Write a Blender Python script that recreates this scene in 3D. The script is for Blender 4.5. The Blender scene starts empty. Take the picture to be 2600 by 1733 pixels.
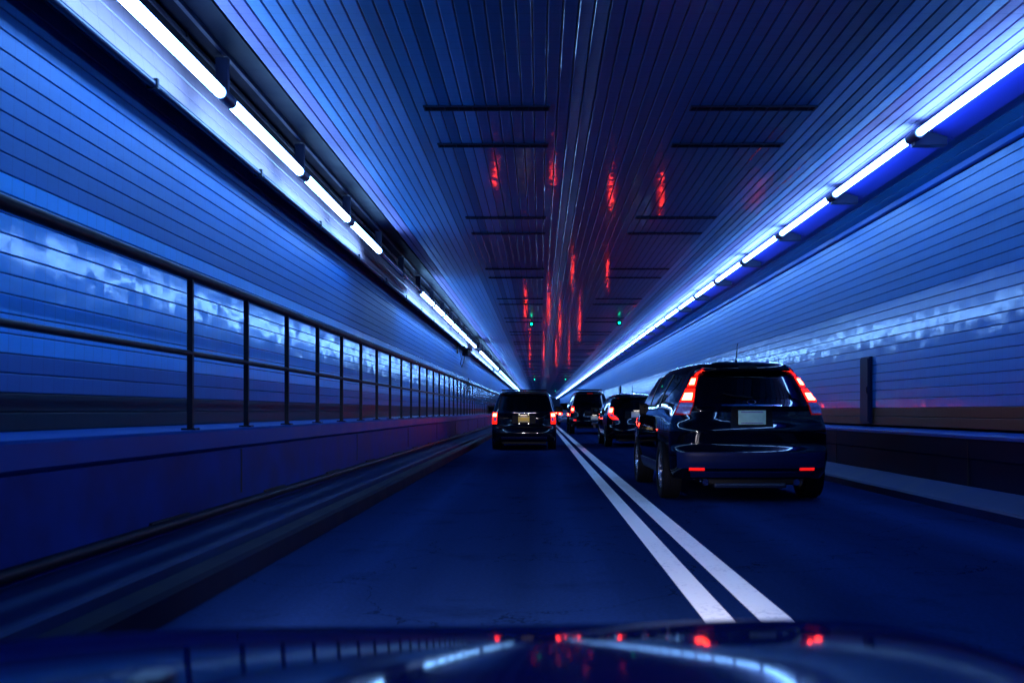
import bpy, bmesh, math, random
from mathutils import Vector
random.seed(7)
R = math.radians
scn = bpy.context.scene
col = scn.collection

# ------------------------------------------------------------------ camera, world, exposure
CAM_H = 1.05
cam_d = bpy.data.cameras.new('camera'); cam = bpy.data.objects.new('camera', cam_d); col.objects.link(cam)
cam.location = (0, 0, CAM_H); cam.rotation_euler = (R(90), 0, 0)
cam_d.sensor_width = 36; cam_d.lens = 35.0
cam_d.shift_x = -70/2600; cam_d.shift_y = 176/2600
cam_d.clip_start = 0.05; cam_d.clip_end = 2000
cam_d.dof.use_dof = True; cam_d.dof.focus_distance = 17.0; cam_d.dof.aperture_fstop = 2.8
scn.camera = cam
w = bpy.data.worlds.new('World'); scn.world = w; w.use_nodes = True
wn = w.node_tree.nodes; bg = wn['Background']
sky = wn.new('ShaderNodeTexSky'); sky.sky_type = 'NISHITA'; sky.sun_disc = False
sky.sun_elevation = R(1.0); sky.sun_rotation = R(180)
w.node_tree.links.new(sky.outputs[0], bg.inputs[0]); bg.inputs[1].default_value = 0.01
vs = scn.view_settings; vs.view_transform = 'Standard'; vs.look = 'None'; vs.exposure = 0.0; vs.gamma = 1.0
vs.use_curve_mapping = False
cy = scn.cycles
cy.use_denoising = True
try: cy.denoiser = 'OPENIMAGEDENOISE'
except Exception: pass
cy.max_bounces = 5; cy.diffuse_bounces = 2; cy.glossy_bounces = 3; cy.transmission_bounces = 2
cy.use_adaptive_sampling = True; cy.adaptive_threshold = 0.02
cy.sample_clamp_indirect = 6.0; cy.caustics_reflective = False; cy.caustics_refractive = False
cy.use_light_tree = True

LAMP_COL = (0.19, 0.47, 1.0); LAMP_L = 43.0
Y0, Y1 = -16.0, 240.0           # length of tunnel that is built

# ------------------------------------------------------------------ materials
MATS = {}
def new_mat(name):
    m = bpy.data.materials.new(name); m.use_nodes = True; MATS[name] = m
    nt = m.node_tree; b = nt.nodes['Principled BSDF']
    return m, nt, b
def N(nt, t, **kw):
    n = nt.nodes.new(t)
    for k, v in kw.items(): setattr(n, k, v)
    return n
def math_n(nt, op, a, b=None, clamp=False):
    n = N(nt, 'ShaderNodeMath', operation=op); n.use_clamp = clamp
    for i, v in enumerate((a, b)):
        if v is None: continue
        if isinstance(v, (int, float)): n.inputs[i].default_value = v
        else: nt.links.new(v, n.inputs[i])
    return n.outputs[0]
def rgb(c): return (c[0], c[1], c[2], 1)
def plain(name, c, rough=0.5, metal=0.0, spec=0.5, coat=0.0, noise=0.0, nscale=6.0, bump=0.0, emit=None, es=0.0):
    m, nt, b = new_mat(name)
    b.inputs['Base Color'].default_value = rgb(c); b.inputs['Roughness'].default_value = rough
    b.inputs['Metallic'].default_value = metal; b.inputs['Specular IOR Level'].default_value = spec
    b.inputs['Coat Weight'].default_value = coat; b.inputs['Coat Roughness'].default_value = 0.03
    if noise or bump:
        g = N(nt, 'ShaderNodeNewGeometry')
        nz = N(nt, 'ShaderNodeTexNoise'); nz.inputs['Scale'].default_value = nscale; nz.inputs['Detail'].default_value = 6
        nt.links.new(g.outputs['Position'], nz.inputs['Vector'])
        if noise:
            mx = N(nt, 'ShaderNodeMix', data_type='RGBA')
            mx.inputs[6].default_value = rgb([x*(1-noise) for x in c]); mx.inputs[7].default_value = rgb([min(1, x*(1+noise)) for x in c])
            nt.links.new(nz.outputs[0], mx.inputs[0]); nt.links.new(mx.outputs[2], b.inputs['Base Color'])
            nt.links.new(math_n(nt, 'MULTIPLY_ADD', nz.outputs[0], 0.25), b.inputs['Roughness'])
            rn = b.inputs['Roughness'].links[0].from_node; rn.inputs[2].default_value = max(0, rough-0.12)
        if bump:
            bp = N(nt, 'ShaderNodeBump'); bp.inputs['Strength'].default_value = bump; bp.inputs['Distance'].default_value = 0.01
            nt.links.new(nz.outputs[0], bp.inputs['Height']); nt.links.new(bp.outputs[0], b.inputs['Normal'])
    if emit:
        b.inputs['Emission Color'].default_value = rgb(emit); b.inputs['Emission Strength'].default_value = es
    return m

def tile_mat(name, c, rough, tile_len, tilt, dirt, axis_pitch=0.126, joint=0.35, coat=None, wave=(9, 2.2, 9), aniso=(.7, 1.6, 1.0)):
    """glazed tile: one object is one course; cross joints, glaze variation and slight tilt per tile"""
    m, nt, b = new_mat(name); L = nt.links.new
    g = N(nt, 'ShaderNodeNewGeometry'); oi = N(nt, 'ShaderNodeObjectInfo')
    sx = N(nt, 'ShaderNodeSeparateXYZ'); L(g.outputs['Position'], sx.inputs[0])
    ty = math_n(nt, 'DIVIDE', sx.outputs[1], tile_len)
    fl = math_n(nt, 'FLOOR', ty); fr = math_n(nt, 'FRACT', ty)
    cv = N(nt, 'ShaderNodeCombineXYZ'); L(fl, cv.inputs[0]); L(math_n(nt, 'MULTIPLY', oi.outputs['Random'], 977.0), cv.inputs[1])
    wnz = N(nt, 'ShaderNodeTexWhiteNoise', noise_dimensions='3D'); L(cv.outputs[0], wnz.inputs['Vector'])
    # cross joint
    e = math_n(nt, 'MINIMUM', fr, math_n(nt, 'SUBTRACT', 1.0, fr))
    jm = math_n(nt, 'LESS_THAN', e, 0.0035/tile_len)
    # large grime
    st = N(nt, 'ShaderNodeVectorMath', operation='MULTIPLY'); L(g.outputs['Position'], st.inputs[0]); st.inputs[1].default_value = (1.1, 0.22, 1.6)
    nz = N(nt, 'ShaderNodeTexNoise'); nz.inputs['Scale'].default_value = 1.0; nz.inputs['Detail'].default_value = 5; L(st.outputs[0], nz.inputs['Vector'])
    fz = N(nt, 'ShaderNodeTexNoise'); fz.inputs['Scale'].default_value = 22; fz.inputs['Detail'].default_value = 4; L(g.outputs['Position'], fz.inputs['Vector'])
    val = math_n(nt, 'ADD', math_n(nt, 'MULTIPLY', math_n(nt, 'SUBTRACT', wnz.outputs['Value'], 0.5), 0.06),
                 math_n(nt, 'MULTIPLY', math_n(nt, 'SUBTRACT', nz.outputs[0], 0.5), dirt))
    val = math_n(nt, 'ADD', val, math_n(nt, 'MULTIPLY', math_n(nt, 'SUBTRACT', oi.outputs['Random'], 0.5), 0.10))
    val = math_n(nt, 'ADD', val, math_n(nt, 'MULTIPLY', math_n(nt, 'SUBTRACT', fz.outputs[0], 0.5), 0.12))
    val = math_n(nt, 'ADD', val, 1.0)
    val = math_n(nt, 'MULTIPLY', val, math_n(nt, 'SUBTRACT', 1.0, math_n(nt, 'MULTIPLY', jm, joint)))
    cm = N(nt, 'ShaderNodeVectorMath', operation='SCALE'); cm.inputs[0].default_value = c; L(val, cm.inputs['Scale'])
    L(cm.outputs[0], b.inputs['Base Color'])
    rr = math_n(nt, 'ADD', math_n(nt, 'MULTIPLY', nz.outputs[0], 0.16), rough-0.05)
    L(math_n(nt, 'MAXIMUM', rr, 0.04), b.inputs['Roughness'])
    # tilt per tile plus soft waviness of the glaze
    vn = N(nt, 'ShaderNodeVectorMath', operation='SUBTRACT'); L(wnz.outputs['Color'], vn.inputs[0]); vn.inputs[1].default_value = (.5, .5, .5)
    vs1 = N(nt, 'ShaderNodeVectorMath', operation='SCALE'); L(vn.outputs[0], vs1.inputs[0]); vs1.inputs['Scale'].default_value = tilt*0.42
    wz = N(nt, 'ShaderNodeTexNoise'); wz.inputs['Scale'].default_value = 1.0; wz.inputs['Detail'].default_value = 3
    wst = N(nt, 'ShaderNodeVectorMath', operation='MULTIPLY'); L(g.outputs['Position'], wst.inputs[0]); wst.inputs[1].default_value = wave; L(wst.outputs[0], wz.inputs['Vector'])
    wv = N(nt, 'ShaderNodeVectorMath', operation='SUBTRACT'); L(wz.outputs['Color'], wv.inputs[0]); wv.inputs[1].default_value = (.5, .5, .5)
    ws = N(nt, 'ShaderNodeVectorMath', operation='SCALE'); L(wv.outputs[0], ws.inputs[0]); ws.inputs['Scale'].default_value = tilt*1.5
    wan = N(nt, 'ShaderNodeVectorMath', operation='MULTIPLY'); L(ws.outputs[0], wan.inputs[0]); wan.inputs[1].default_value = aniso
    a1 = N(nt, 'ShaderNodeVectorMath', operation='ADD'); L(g.outputs['Normal'], a1.inputs[0]); L(vs1.outputs[0], a1.inputs[1])
    a2 = N(nt, 'ShaderNodeVectorMath', operation='ADD'); L(a1.outputs[0], a2.inputs[0]); L(wan.outputs[0], a2.inputs[1])
    nn = N(nt, 'ShaderNodeVectorMath', operation='NORMALIZE'); L(a2.outputs[0], nn.inputs[0]); L(nn.outputs[0], b.inputs['Normal'])
    if coat:
        b.inputs['Coat Weight'].default_value, b.inputs['Coat Roughness'].default_value = coat; L(nn.outputs[0], b.inputs['Coat Normal'])
    return m

SPEC_T = (0.45, 0.7, 1.0, 1)
tile_mat('wall_tile', (0.003, 0.31, 0.80), 0.36, 0.152, 0.046, 0.6, joint=.3, coat=(1.0, .11))  # lighter than the right wall: extra light put into the tile colour
tile_mat('wall_tile_shaded', (0.002, 0.10, 0.33), 0.50, 0.152, 0.020, 0.55, joint=.3)  # shade put into the tile colour; uncoated, so lamp reflections drop out too
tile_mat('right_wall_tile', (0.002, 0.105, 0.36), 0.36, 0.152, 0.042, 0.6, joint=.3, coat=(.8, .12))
tile_mat('right_wall_tile_matt', (0.004, 0.10, 0.30), 0.45, 0.152, 0.020, 0.55, joint=.3)  # matt, slightly darker copy for the upper courses and cove
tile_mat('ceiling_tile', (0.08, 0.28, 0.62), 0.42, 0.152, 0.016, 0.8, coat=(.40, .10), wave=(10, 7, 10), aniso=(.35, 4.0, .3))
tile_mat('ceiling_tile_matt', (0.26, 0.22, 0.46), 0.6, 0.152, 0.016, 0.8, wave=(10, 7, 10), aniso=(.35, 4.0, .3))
tile_mat('ceiling_tile_half_shaded', (0.015, 0.16, 0.40), 0.42, 0.152, 0.016, 1.0, coat=(.45, .09), wave=(10, 7, 10), aniso=(.35, 4.0, .3))  # in-between tone that softens the edge of the painted shade
tile_mat('ceiling_tile_shaded', (0.003, 0.085, 0.23), 0.42, 0.152, 0.016, 1.2, coat=(.42, .08), wave=(10, 7, 10), aniso=(.35, 4.0, .3))  # shade of the middle ceiling put into the tile colour
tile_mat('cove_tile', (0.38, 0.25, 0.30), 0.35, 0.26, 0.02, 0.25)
tile_mat('green_tile', (0.001, 0.020, 0.036), 0.48, 0.26, 0.01, 0.5)
tile_mat('brown_tile', (0.075, 0.030, 0.010), 0.45, 0.26, 0.01, 0.5)
plain('grout', (0.006, 0.012, 0.030), 0.9)
plain('shell', (0.01, 0.015, 0.03), 0.9)
plain('kerb_dark', (0.001, 0.004, 0.02), 0.7, spec=0.05, noise=.5, nscale=2.5, bump=.3)
plain('kerb_stone', (0.003, 0.017, 0.075), 0.6, spec=0.15, noise=0.5, nscale=2.5, bump=0.3)
plain('walkway_concrete', (0.003, 0.026, 0.17), 0.55, spec=0.1, noise=0.85, nscale=2.6, bump=0.25)
plain('barrier_concrete', (0.002, 0.008, 0.028), 0.6, spec=0.06, noise=0.5, nscale=1.6, bump=0.25)
plain('ledge_concrete', (0.004, 0.05, 0.24), 0.5, spec=0.15, noise=0.4, nscale=2.2, bump=0.15)
plain('dark_recess', (0.003, 0.004, 0.008), 0.8)
plain('rail_paint', (0.002, 0.004, 0.012), 0.55, spec=0.2, noise=0.3, nscale=9)
plain('duct_paint', (0.0008, 0.002, 0.012), 0.5, noise=0.4, nscale=3)
plain('conduit_paint', (0.004, 0.010, 0.035), 0.35, noise=0.4, nscale=5)
plain('housing_blue', (0.016, 0.028, 0.34), 0.4)
plain('housing_dark', (0.012, 0.02, 0.06), 0.4)
plain('vent_metal', (0.006, 0.014, 0.04), 0.6, spec=.1)
plain('vent_back', (0.002, 0.005, 0.014), 0.7, spec=.1)
plain('lamp_tube', (0.8, 0.8, 0.8), 0.4, emit=LAMP_COL, es=LAMP_L)
plain('lamp_dead', (0.10, 0.14, 0.22), 0.25)
m, nt, b = new_mat('line_paint'); L = nt.links.new
g = N(nt, 'ShaderNodeNewGeometry')
n1 = N(nt, 'ShaderNodeTexNoise'); n1.inputs['Scale'].default_value = 26; n1.inputs['Detail'].default_value = 8; n1.inputs['Roughness'].default_value = .7; L(g.outputs['Position'], n1.inputs['Vector'])
n2 = N(nt, 'ShaderNodeTexNoise'); n2.inputs['Scale'].default_value = 1.7; n2.inputs['Detail'].default_value = 3; L(g.outputs['Position'], n2.inputs['Vector'])
wr_ = math_n(nt, 'MULTIPLY', math_n(nt, 'SUBTRACT', math_n(nt, 'ADD', n1.outputs[0], math_n(nt, 'MULTIPLY', n2.outputs[0], .5)), 0.80), 4.0, clamp=True)
mx = N(nt, 'ShaderNodeMix', data_type='RGBA'); L(wr_, mx.inputs[0]); mx.inputs[6].default_value = (.82, .82, .80, 1); mx.inputs[7].default_value = (.20, .22, .30, 1)
L(mx.outputs[2], b.inputs['Base Color']); b.inputs['Roughness'].default_value = .6
# road
m, nt, b = new_mat('asphalt'); L = nt.links.new
g = N(nt, 'ShaderNodeNewGeometry')
n1 = N(nt, 'ShaderNodeTexNoise'); n1.inputs['Scale'].default_value = 38; n1.inputs['Detail'].default_value = 6; L(g.outputs['Position'], n1.inputs['Vector'])
st = N(nt, 'ShaderNodeVectorMath', operation='MULTIPLY'); L(g.outputs['Position'], st.inputs[0]); st.inputs[1].default_value = (1.4, 0.06, 1)
n2 = N(nt, 'ShaderNodeTexNoise'); n2.inputs['Scale'].default_value = 1.0; n2.inputs['Detail'].default_value = 4; L(st.outputs[0], n2.inputs['Vector'])
f = math_n(nt, 'ADD', math_n(nt, 'MULTIPLY', n1.outputs[0], 0.5), math_n(nt, 'MULTIPLY', n2.outputs[0], 0.7))
mx = N(nt, 'ShaderNodeMix', data_type='RGBA'); L(f, mx.inputs[0]); mx.inputs[6].default_value = (0.0010, 0.0030, 0.009, 1); mx.inputs[7].default_value = (0.0075, 0.024, 0.098, 1); b.inputs['Specular IOR Level'].default_value = 0.0
sxr = N(nt, 'ShaderNodeSeparateXYZ'); L(g.outputs['Position'], sxr.inputs[0])
trk = None
for cx_ in (-1.15, 0.30, 2.05, 3.55):       # tyre-polished tracks of the two lanes
    d_ = math_n(nt, 'ABSOLUTE', math_n(nt, 'SUBTRACT', sxr.outputs[0], cx_))
    t_ = math_n(nt, 'SUBTRACT', 1.0, math_n(nt, 'DIVIDE', d_, 0.42), clamp=True)
    trk = t_ if trk is None else math_n(nt, 'ADD', trk, t_)
vo = N(nt, 'ShaderNodeTexVoronoi', feature='DISTANCE_TO_EDGE'); vo.inputs['Scale'].default_value = 0.55; vo.inputs['Randomness'].default_value = 1.0
wp = N(nt, 'ShaderNodeVectorMath', operation='ADD'); L(g.outputs['Position'], wp.inputs[0])
wq = N(nt, 'ShaderNodeTexNoise'); wq.inputs['Scale'].default_value = 2.2; wq.inputs['Detail'].default_value = 5; L(g.outputs['Position'], wq.inputs['Vector'])
L(wq.outputs['Color'], wp.inputs[1]); L(wp.outputs[0], vo.inputs['Vector'])
crk = math_n(nt, 'LESS_THAN', vo.outputs['Distance'], 0.0035)
oil = N(nt, 'ShaderNodeTexNoise'); oil.inputs['Scale'].default_value = 1.3; oil.inputs['Detail'].default_value = 7; oil.inputs['Roughness'].default_value = .65; L(g.outputs['Position'], oil.inputs['Vector'])
oi_ = math_n(nt, 'MULTIPLY', math_n(nt, 'SUBTRACT', oil.outputs[0], 0.56), 6.0, clamp=True)
k_ = math_n(nt, 'SUBTRACT', math_n(nt, 'ADD', 1.0, math_n(nt, 'MULTIPLY', trk, 0.45)), math_n(nt, 'ADD', math_n(nt, 'MULTIPLY', crk, 0.55), math_n(nt, 'MULTIPLY', oi_, 0.45)))
sc_ = N(nt, 'ShaderNodeVectorMath', operation='SCALE'); L(mx.outputs[2], sc_.inputs[0]); L(math_n(nt, 'MAXIMUM', k_, 0.2), sc_.inputs['Scale'])
L(sc_.outputs[0], b.inputs['Base Color'])
L(math_n(nt, 'ADD', math_n(nt, 'MULTIPLY', n2.outputs[0], 0.25), 0.38), b.inputs['Roughness'])
bp = N(nt, 'ShaderNodeBump'); bp.inputs['Strength'].default_value = 0.5; bp.inputs['Distance'].default_value = 0.006; L(n1.outputs[0], bp.inputs['Height']); L(bp.outputs[0], b.inputs['Normal'])
# cars
plain('black_paint', (0.0006, 0.001, 0.004), 0.3, spec=0.0, coat=1.0)
plain('navy_paint', (0.0008, 0.002, 0.008), 0.3, spec=0.0, coat=1.0)
plain('silver_paint', (0.35, 0.38, 0.48), 0.3, metal=0.6, coat=1.0)
plain('bonnet_paint', (0.0002, 0.004, 0.050), 0.5, spec=0.0, coat=0.40); MATS['bonnet_paint'].node_tree.nodes['Principled BSDF'].inputs['Coat Roughness'].default_value = 0.06
plain('car_glass', (0.0005, 0.001, 0.002), 0.03, spec=0.4)
plain('black_plastic', (0.0012, 0.0018, 0.005), 0.45, spec=0.12)
plain('bumper_plastic', (0.001, 0.006, 0.045), 0.42, spec=0.10)
plain('tyre_rubber', (0.0010, 0.0018, 0.005), 0.75, spec=0.1, noise=0.3, nscale=30)
plain('rim_metal', (0.30, 0.33, 0.40), 0.25, metal=0.9)
plain('chrome', (0.65, 0.68, 0.75), 0.08, metal=1.0)
plain('red_lens', (0.25, 0.004, 0.004), 0.12, emit=(1.0, 0.010, 0.004), es=3.0)
plain('red_lens_dim', (0.20, 0.004, 0.004), 0.10, emit=(1.0, 0.01, 0.005), es=0.10)
plain('brake_core', (0.8, 0.2, 0.1), 0.3, emit=(1.0, 0.032, 0.014), es=85.0)
plain('reflector_red_glow', (0.6, 0.006, 0.006), 0.15, emit=(1.0, 0.012, 0.01), es=0.8)  # no lamp: the light a reflector throws back is put in as glow
plain('clear_lens', (0.25, 0.22, 0.42), 0.10, coat=1.0, noise=0.6, nscale=40)
plain('plate_white', (0.78, 0.80, 0.78), 0.4)
plain('plate_green', (0.42, 0.62, 0.45), 0.4, noise=0.25, nscale=12)
plain('plate_yellow', (0.90, 0.50, 0.008), 0.4)
plain('plate_cream', (0.80, 0.74, 0.52), 0.4)
plain('plate_print', (0.25, 0.24, 0.34), 0.4, noise=.8, nscale=70)
plain('plate_lamp', (0.8, 0.8, 0.8), 0.4, emit=(1.0, 0.93, 0.85), es=4.0)
plain('signal_green', (0.0, 0.3, 0.2), 0.3, emit=(0.0, 1.0, 0.50), es=5.0)
plain('cabinet_paint', (0.001, 0.008, 0.035), 0.5, spec=.1)

for nm in ('asphalt', 'walkway_concrete', 'kerb_stone', 'ledge_concrete', 'barrier_concrete', 'bonnet_paint', 'wall_tile', 'wall_tile_shaded', 'right_wall_tile', 'right_wall_tile_matt', 'green_tile'):
    MATS[nm].node_tree.nodes['Principled BSDF'].inputs['Specular Tint'].default_value = SPEC_T
for nm, q in (('green_tile', .12), ('brown_tile', .15), ('duct_paint', .04), ('conduit_paint', .25), ('ceiling_tile_matt', .2), ('ceiling_tile_shaded', .06), ('ceiling_tile_half_shaded', .15)): MATS[nm].node_tree.nodes['Principled BSDF'].inputs['Specular IOR Level'].default_value = q
MATS['asphalt'].node_tree.nodes['Principled BSDF'].inputs['Specular Tint'].default_value = (.12, .3, .7, 1)

# ------------------------------------------------------------------ mesh helpers
class MB:
    def __init__(s): s.v = []; s.f = []
    def add(s, vs, fs):
        o = len(s.v); s.v += [tuple(p) for p in vs]; s.f += [tuple(i+o for i in q) for q in fs]; return s
    def box(s, x0, x1, y0, y1, z0, z1, c=0.0):
        if c <= 0:
            v = [(x, y, z) for z in (z0, z1) for y in (y0, y1) for x in (x0, x1)]
            return s.add(v, [(0,2,3,1), (4,5,7,6), (0,1,5,4), (1,3,7,5), (3,2,6,7), (2,0,4,6)])
        bm = bmesh.new(); bmesh.ops.create_cube(bm, size=1)
        for q in bm.verts: q.co = Vector(((x0+x1)/2+q.co.x*(x1-x0), (y0+y1)/2+q.co.y*(y1-y0), (z0+z1)/2+q.co.z*(z1-z0)))
        bmesh.ops.bevel(bm, geom=bm.edges[:], offset=c, segments=2, affect='EDGES', profile=0.6)
        bm.verts.index_update(); vs_ = [q.co[:] for q in bm.verts]; fs_ = [[q.index for q in fc.verts] for fc in bm.faces]; bm.free()
        return s.add(vs_, fs_)
    def prism(s, prof, y0, y1):
        n = len(prof)
        v = [(x, y0, z) for x, z in prof] + [(x, y1, z) for x, z in prof]
        f = [(i, (i+1) % n, n+(i+1) % n, n+i) for i in range(n)] + [tuple(range(n))[::-1], tuple(range(n, 2*n))]
        return s.add(v, f)
    def tube(s, a, b_, r, n=10, r2=None, cap=True):
        a = Vector(a); b_ = Vector(b_); d = (b_-a).normalized()
        u = d.orthogonal().normalized(); t = d.cross(u); r2 = r if r2 is None else r2
        v = [a+(u*math.cos(k*2*math.pi/n)+t*math.sin(k*2*math.pi/n))*r for k in range(n)]
        v += [b_+(u*math.cos(k*2*math.pi/n)+t*math.sin(k*2*math.pi/n))*r2 for k in range(n)]
        f = [(k, (k+1) % n, n+(k+1) % n, n+k) for k in range(n)]
        if cap: f += [tuple(range(n))[::-1], tuple(range(n, 2*n))]
        return s.add(v, f)
    def path(s, pts, r, n=8):
        for a, b_ in zip(pts, pts[1:]): s.tube(a, b_, r, n)
        return s
    def lathe(s, prof, axis='x', n=32, c=(0, 0, 0)):
        """prof: (radius, offset) closed ring profile, revolved about x"""
        v = []; m_ = len(prof)
        for k in range(n):
            a = 2*math.pi*k/n
            for r, o in prof: v.append((c[0]+o, c[1]+r*math.cos(a), c[2]+r*math.sin(a)))
        f = [(k*m_+i, k*m_+(i+1) % m_, ((k+1) % n)*m_+(i+1) % m_, ((k+1) % n)*m_+i) for k in range(n) for i in range(m_)]
        return s.add(v, f)
    def mesh(s, name, mat, smooth=None):
        me = bpy.data.meshes.new(name); me.from_pydata(s.v, [], s.f); me.materials.append(MATS[mat])
        bm = bmesh.new(); bm.from_mesh(me); bmesh.ops.recalc_face_normals(bm, faces=bm.faces[:]); bm.to_mesh(me); bm.free()
        if smooth is not None:
            me.shade_smooth(); me.set_sharp_from_angle(angle=R(smooth))
        return me
    def build(s, name, mat, parent=None, smooth=None, loc=None):
        o = bpy.data.objects.new(name, s.mesh(name, mat, smooth)); col.objects.link(o)
        if parent: o.parent = parent
        if loc: o.location = loc
        return o
def tag(o, label=None, cat=None, group=None, kind=None):
    if label: o['label'] = label
    if cat: o['category'] = cat
    if group: o['group'] = group
    if kind: o['kind'] = kind
    return o
def empty(name, loc=(0, 0, 0), rz=0.0):
    o = bpy.data.objects.new(name, None); o.location = loc; o.rotation_euler = (0, 0, rz); o.empty_display_size = 0.2
    col.objects.link(o); return o
def link_mesh(name, me, parent, loc=(0, 0, 0)):
    o = bpy.data.objects.new(name, me); o.location = loc; col.objects.link(o); o.parent = parent; return o
ORD = ['first', 'second', 'third', 'fourth', 'fifth', 'sixth', 'seventh', 'eighth', 'ninth', 'tenth', 'eleventh', 'twelfth',
       'thirteenth', 'fourteenth', 'fifteenth', 'sixteenth']

# ------------------------------------------------------------------ road
road = tag(MB().box(-2.3, 4.9, Y0, Y1, -0.3, 0.0).build('road', 'asphalt'), kind='structure')
for x0, x1 in ((0.825, 0.975), (1.105, 1.27)):
    MB().box(x0, x1, Y0, Y1, 0.0005, 0.005).build('lane_line', 'line_paint', road)

# left kerb with its gutter and sloping back
kl = empty('kerb', (-1.84, 0, 0)); tag(kl, 'long dark kerb with sloping back below the left walkway', 'kerb')
def wprism(parent, name, mat, prof, y0=Y0, y1=Y1, smooth=None):
    px, py, pz = parent.location
    return MB().prism([(x-px, z-pz) for x, z in prof], y0-py, y1-py).build(name, mat, parent, smooth)
wprism(kl, 'kerb_face', 'kerb_dark', [(-1.84, -.1), (-1.86, .12), (-1.885, .145), (-2.00, .155), (-2.02, .145), (-2.02, -.1)])
wprism(kl, 'gutter', 'dark_recess', [(-2.02, -.1), (-2.02, .06), (-2.10, .06), (-2.10, -.1)])
wprism(kl, 'kerb_back', 'kerb_stone', [(-2.10, -.1), (-2.10, .165), (-2.12, .18), (-2.43, .245), (-2.455, .24), (-2.455, -.1)])

# left walkway
wk = empty('walkway', (-2.455, 0, 0)); tag(wk, 'raised concrete service walkway along the left wall', 'walkway')
wprism(wk, 'wall_face', 'walkway_concrete', [(-2.458, -.1), (-2.458, .745), (-3.6, .745), (-3.6, -.1)])
wprism(wk, 'ledge', 'ledge_concrete', [(-2.42, .775), (-2.42, .895), (-2.435, .912), (-3.6, .915), (-3.6, .747), (-2.47, .747)])
wprism(wk, 'service_pipe', 'rail_paint', [(-2.458+.035*math.sin(a*math.pi/4)+.03, .30+.035*math.cos(a*math.pi/4)) for a in range(8)], smooth=60)
dm = MB().box(-.001, .02, -.34, .34, .262, .345).mesh('drain_opening', 'dark_recess')
y = 4.0
while y < 120: link_mesh('drain_opening', dm, wk, (-.0, y, 0)); y += 2.6
jm_ = MB().box(-.001, .006, -.012, .012, .38, .74).mesh('joint', 'dark_recess')
y = 3.0
while y < 120: link_mesh('panel_joint', jm_, wk, (-.003, y, 0)); y += 5.2

# right kerb and low barrier
kr = empty('kerb', (4.32, 0, 0)); tag(kr, 'low worn kerb at the foot of the right barrier', 'kerb')
wprism(kr, 'kerb_face', 'kerb_stone', [(4.32, -.1), (4.31, .085), (4.335, .11), (4.62, .235), (4.66, .235), (4.66, -.1)])
br = empty('low_barrier', (4.66, 0, 0)); tag(br, 'dark low concrete barrier below the brown tile band', 'barrier')
wprism(br, 'wall_face', 'barrier_concrete', [(4.66, -.1), (4.66, .52), (4.645, .54), (4.645, .745), (5.1, .745), (5.1, -.1)])
wprism(br, 'ledge', 'ledge_concrete', [(4.60, .752), (4.60, .785), (4.615, .80), (5.1, .82), (5.1, .747), (4.64, .747)])
jm2 = MB().box(-.006, .004, -.012, .012, .12, .73).mesh('joint', 'dark_recess')
y = 6.0
while y < 90: link_mesh('panel_joint', jm2, br, (-.012, y, 0)); y += 4.8

# ------------------------------------------------------------------ tiled walls and ceiling: every course is a piece
P = 0.126
def course_profile(a, b_, inward, gap=0.0033, c=0.0045, th=0.03):
    a = Vector(a); b_ = Vector(b_); t = (b_-a).normalized(); n = Vector((-t.y, t.x))
    if n.dot(Vector(inward)) < 0: n = -n
    a0 = a+t*gap; a1 = b_-t*gap
    return [tuple(q) for q in (a0-n*th, a0-n*c, a0+t*c, a1-t*c, a1-n*c, a1-n*th)]
def backing(parent, name, pts, inward, off=0.012, th=0.2):
    v = []; w_ = []
    for p in pts:
        q = Vector(p)-Vector(inward)*off; v.append(tuple(q)); w_.append(tuple(q-Vector(inward)*th))
    wprism(parent, name, 'grout', v+w_[::-1])

def xl(z): return -3.42+0.07*(z-.9)/2.95
def xr(z): return 4.95-0.02*(z-.84)/3.0

wl = empty('tunnel_wall', (-3.45, 0, .915)); tag(wl, 'blue glazed tile wall behind the railing on the left', 'wall')
zs = [0.915+P*k for k in range(25)]; zs[-1] = 3.88
pts = [(xl(z), z) for z in zs]
backing(wl, 'grout_bed', pts, (1, 0))
for i in range(len(pts)-1):
    o = wprism(wl, 'tile_course', 'green_tile' if i < 2 else 'wall_tile' if 4 <= i < 13 else 'wall_tile_shaded', course_profile(pts[i], pts[i+1], (1, 0)))
    if i < 2: o['label'] = 'dark green tile course at the foot of the left wall'
# cove above the pipe, lit by the lamps
cv = [(-3.09, 3.68), (-3.113, 3.827), (-3.137, 3.973), (-3.16, 4.12)]
backing(wl, 'grout_bed', cv, (.988, .157), th=.03)
for i in range(3): wprism(wl, 'cove_course', 'cove_tile', course_profile(cv[i], cv[i+1], (.988, .157), th=.011))

wr = empty('tunnel_wall', (4.95, 0, .84)); tag(wr, 'blue glazed tile wall with brown tile base on the right', 'wall')
zs = [0.842+P*k for k in range(25)]; zs[-1] = 3.835
pts = [(xr(z), z) for z in zs]
backing(wr, 'grout_bed', pts, (-1, 0))
for i in range(len(pts)-1):
    o = wprism(wr, 'tile_course', 'brown_tile' if i < 2 else 'right_wall_tile' if i < 14 else 'right_wall_tile_matt', course_profile(pts[i], pts[i+1], (-1, 0)))
    if i < 2: o['label'] = 'brown tile course at the foot of the right wall'
wprism(wr, 'cove_ledge', 'ledge_concrete', [(4.885, 3.86), (4.885, 3.925), (5.1, 3.93), (5.1, 3.845), (4.91, 3.845)])
cv = [(4.92, 3.935), (4.79, 3.975), (4.66, 4.015), (4.53, 4.055)]
backing(wr, 'grout_bed', cv, (-.3, -.95))
for i in range(3): wprism(wr, 'cove_course', 'right_wall_tile_matt', course_profile(cv[i], cv[i+1], (-.3, -.95)))

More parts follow.
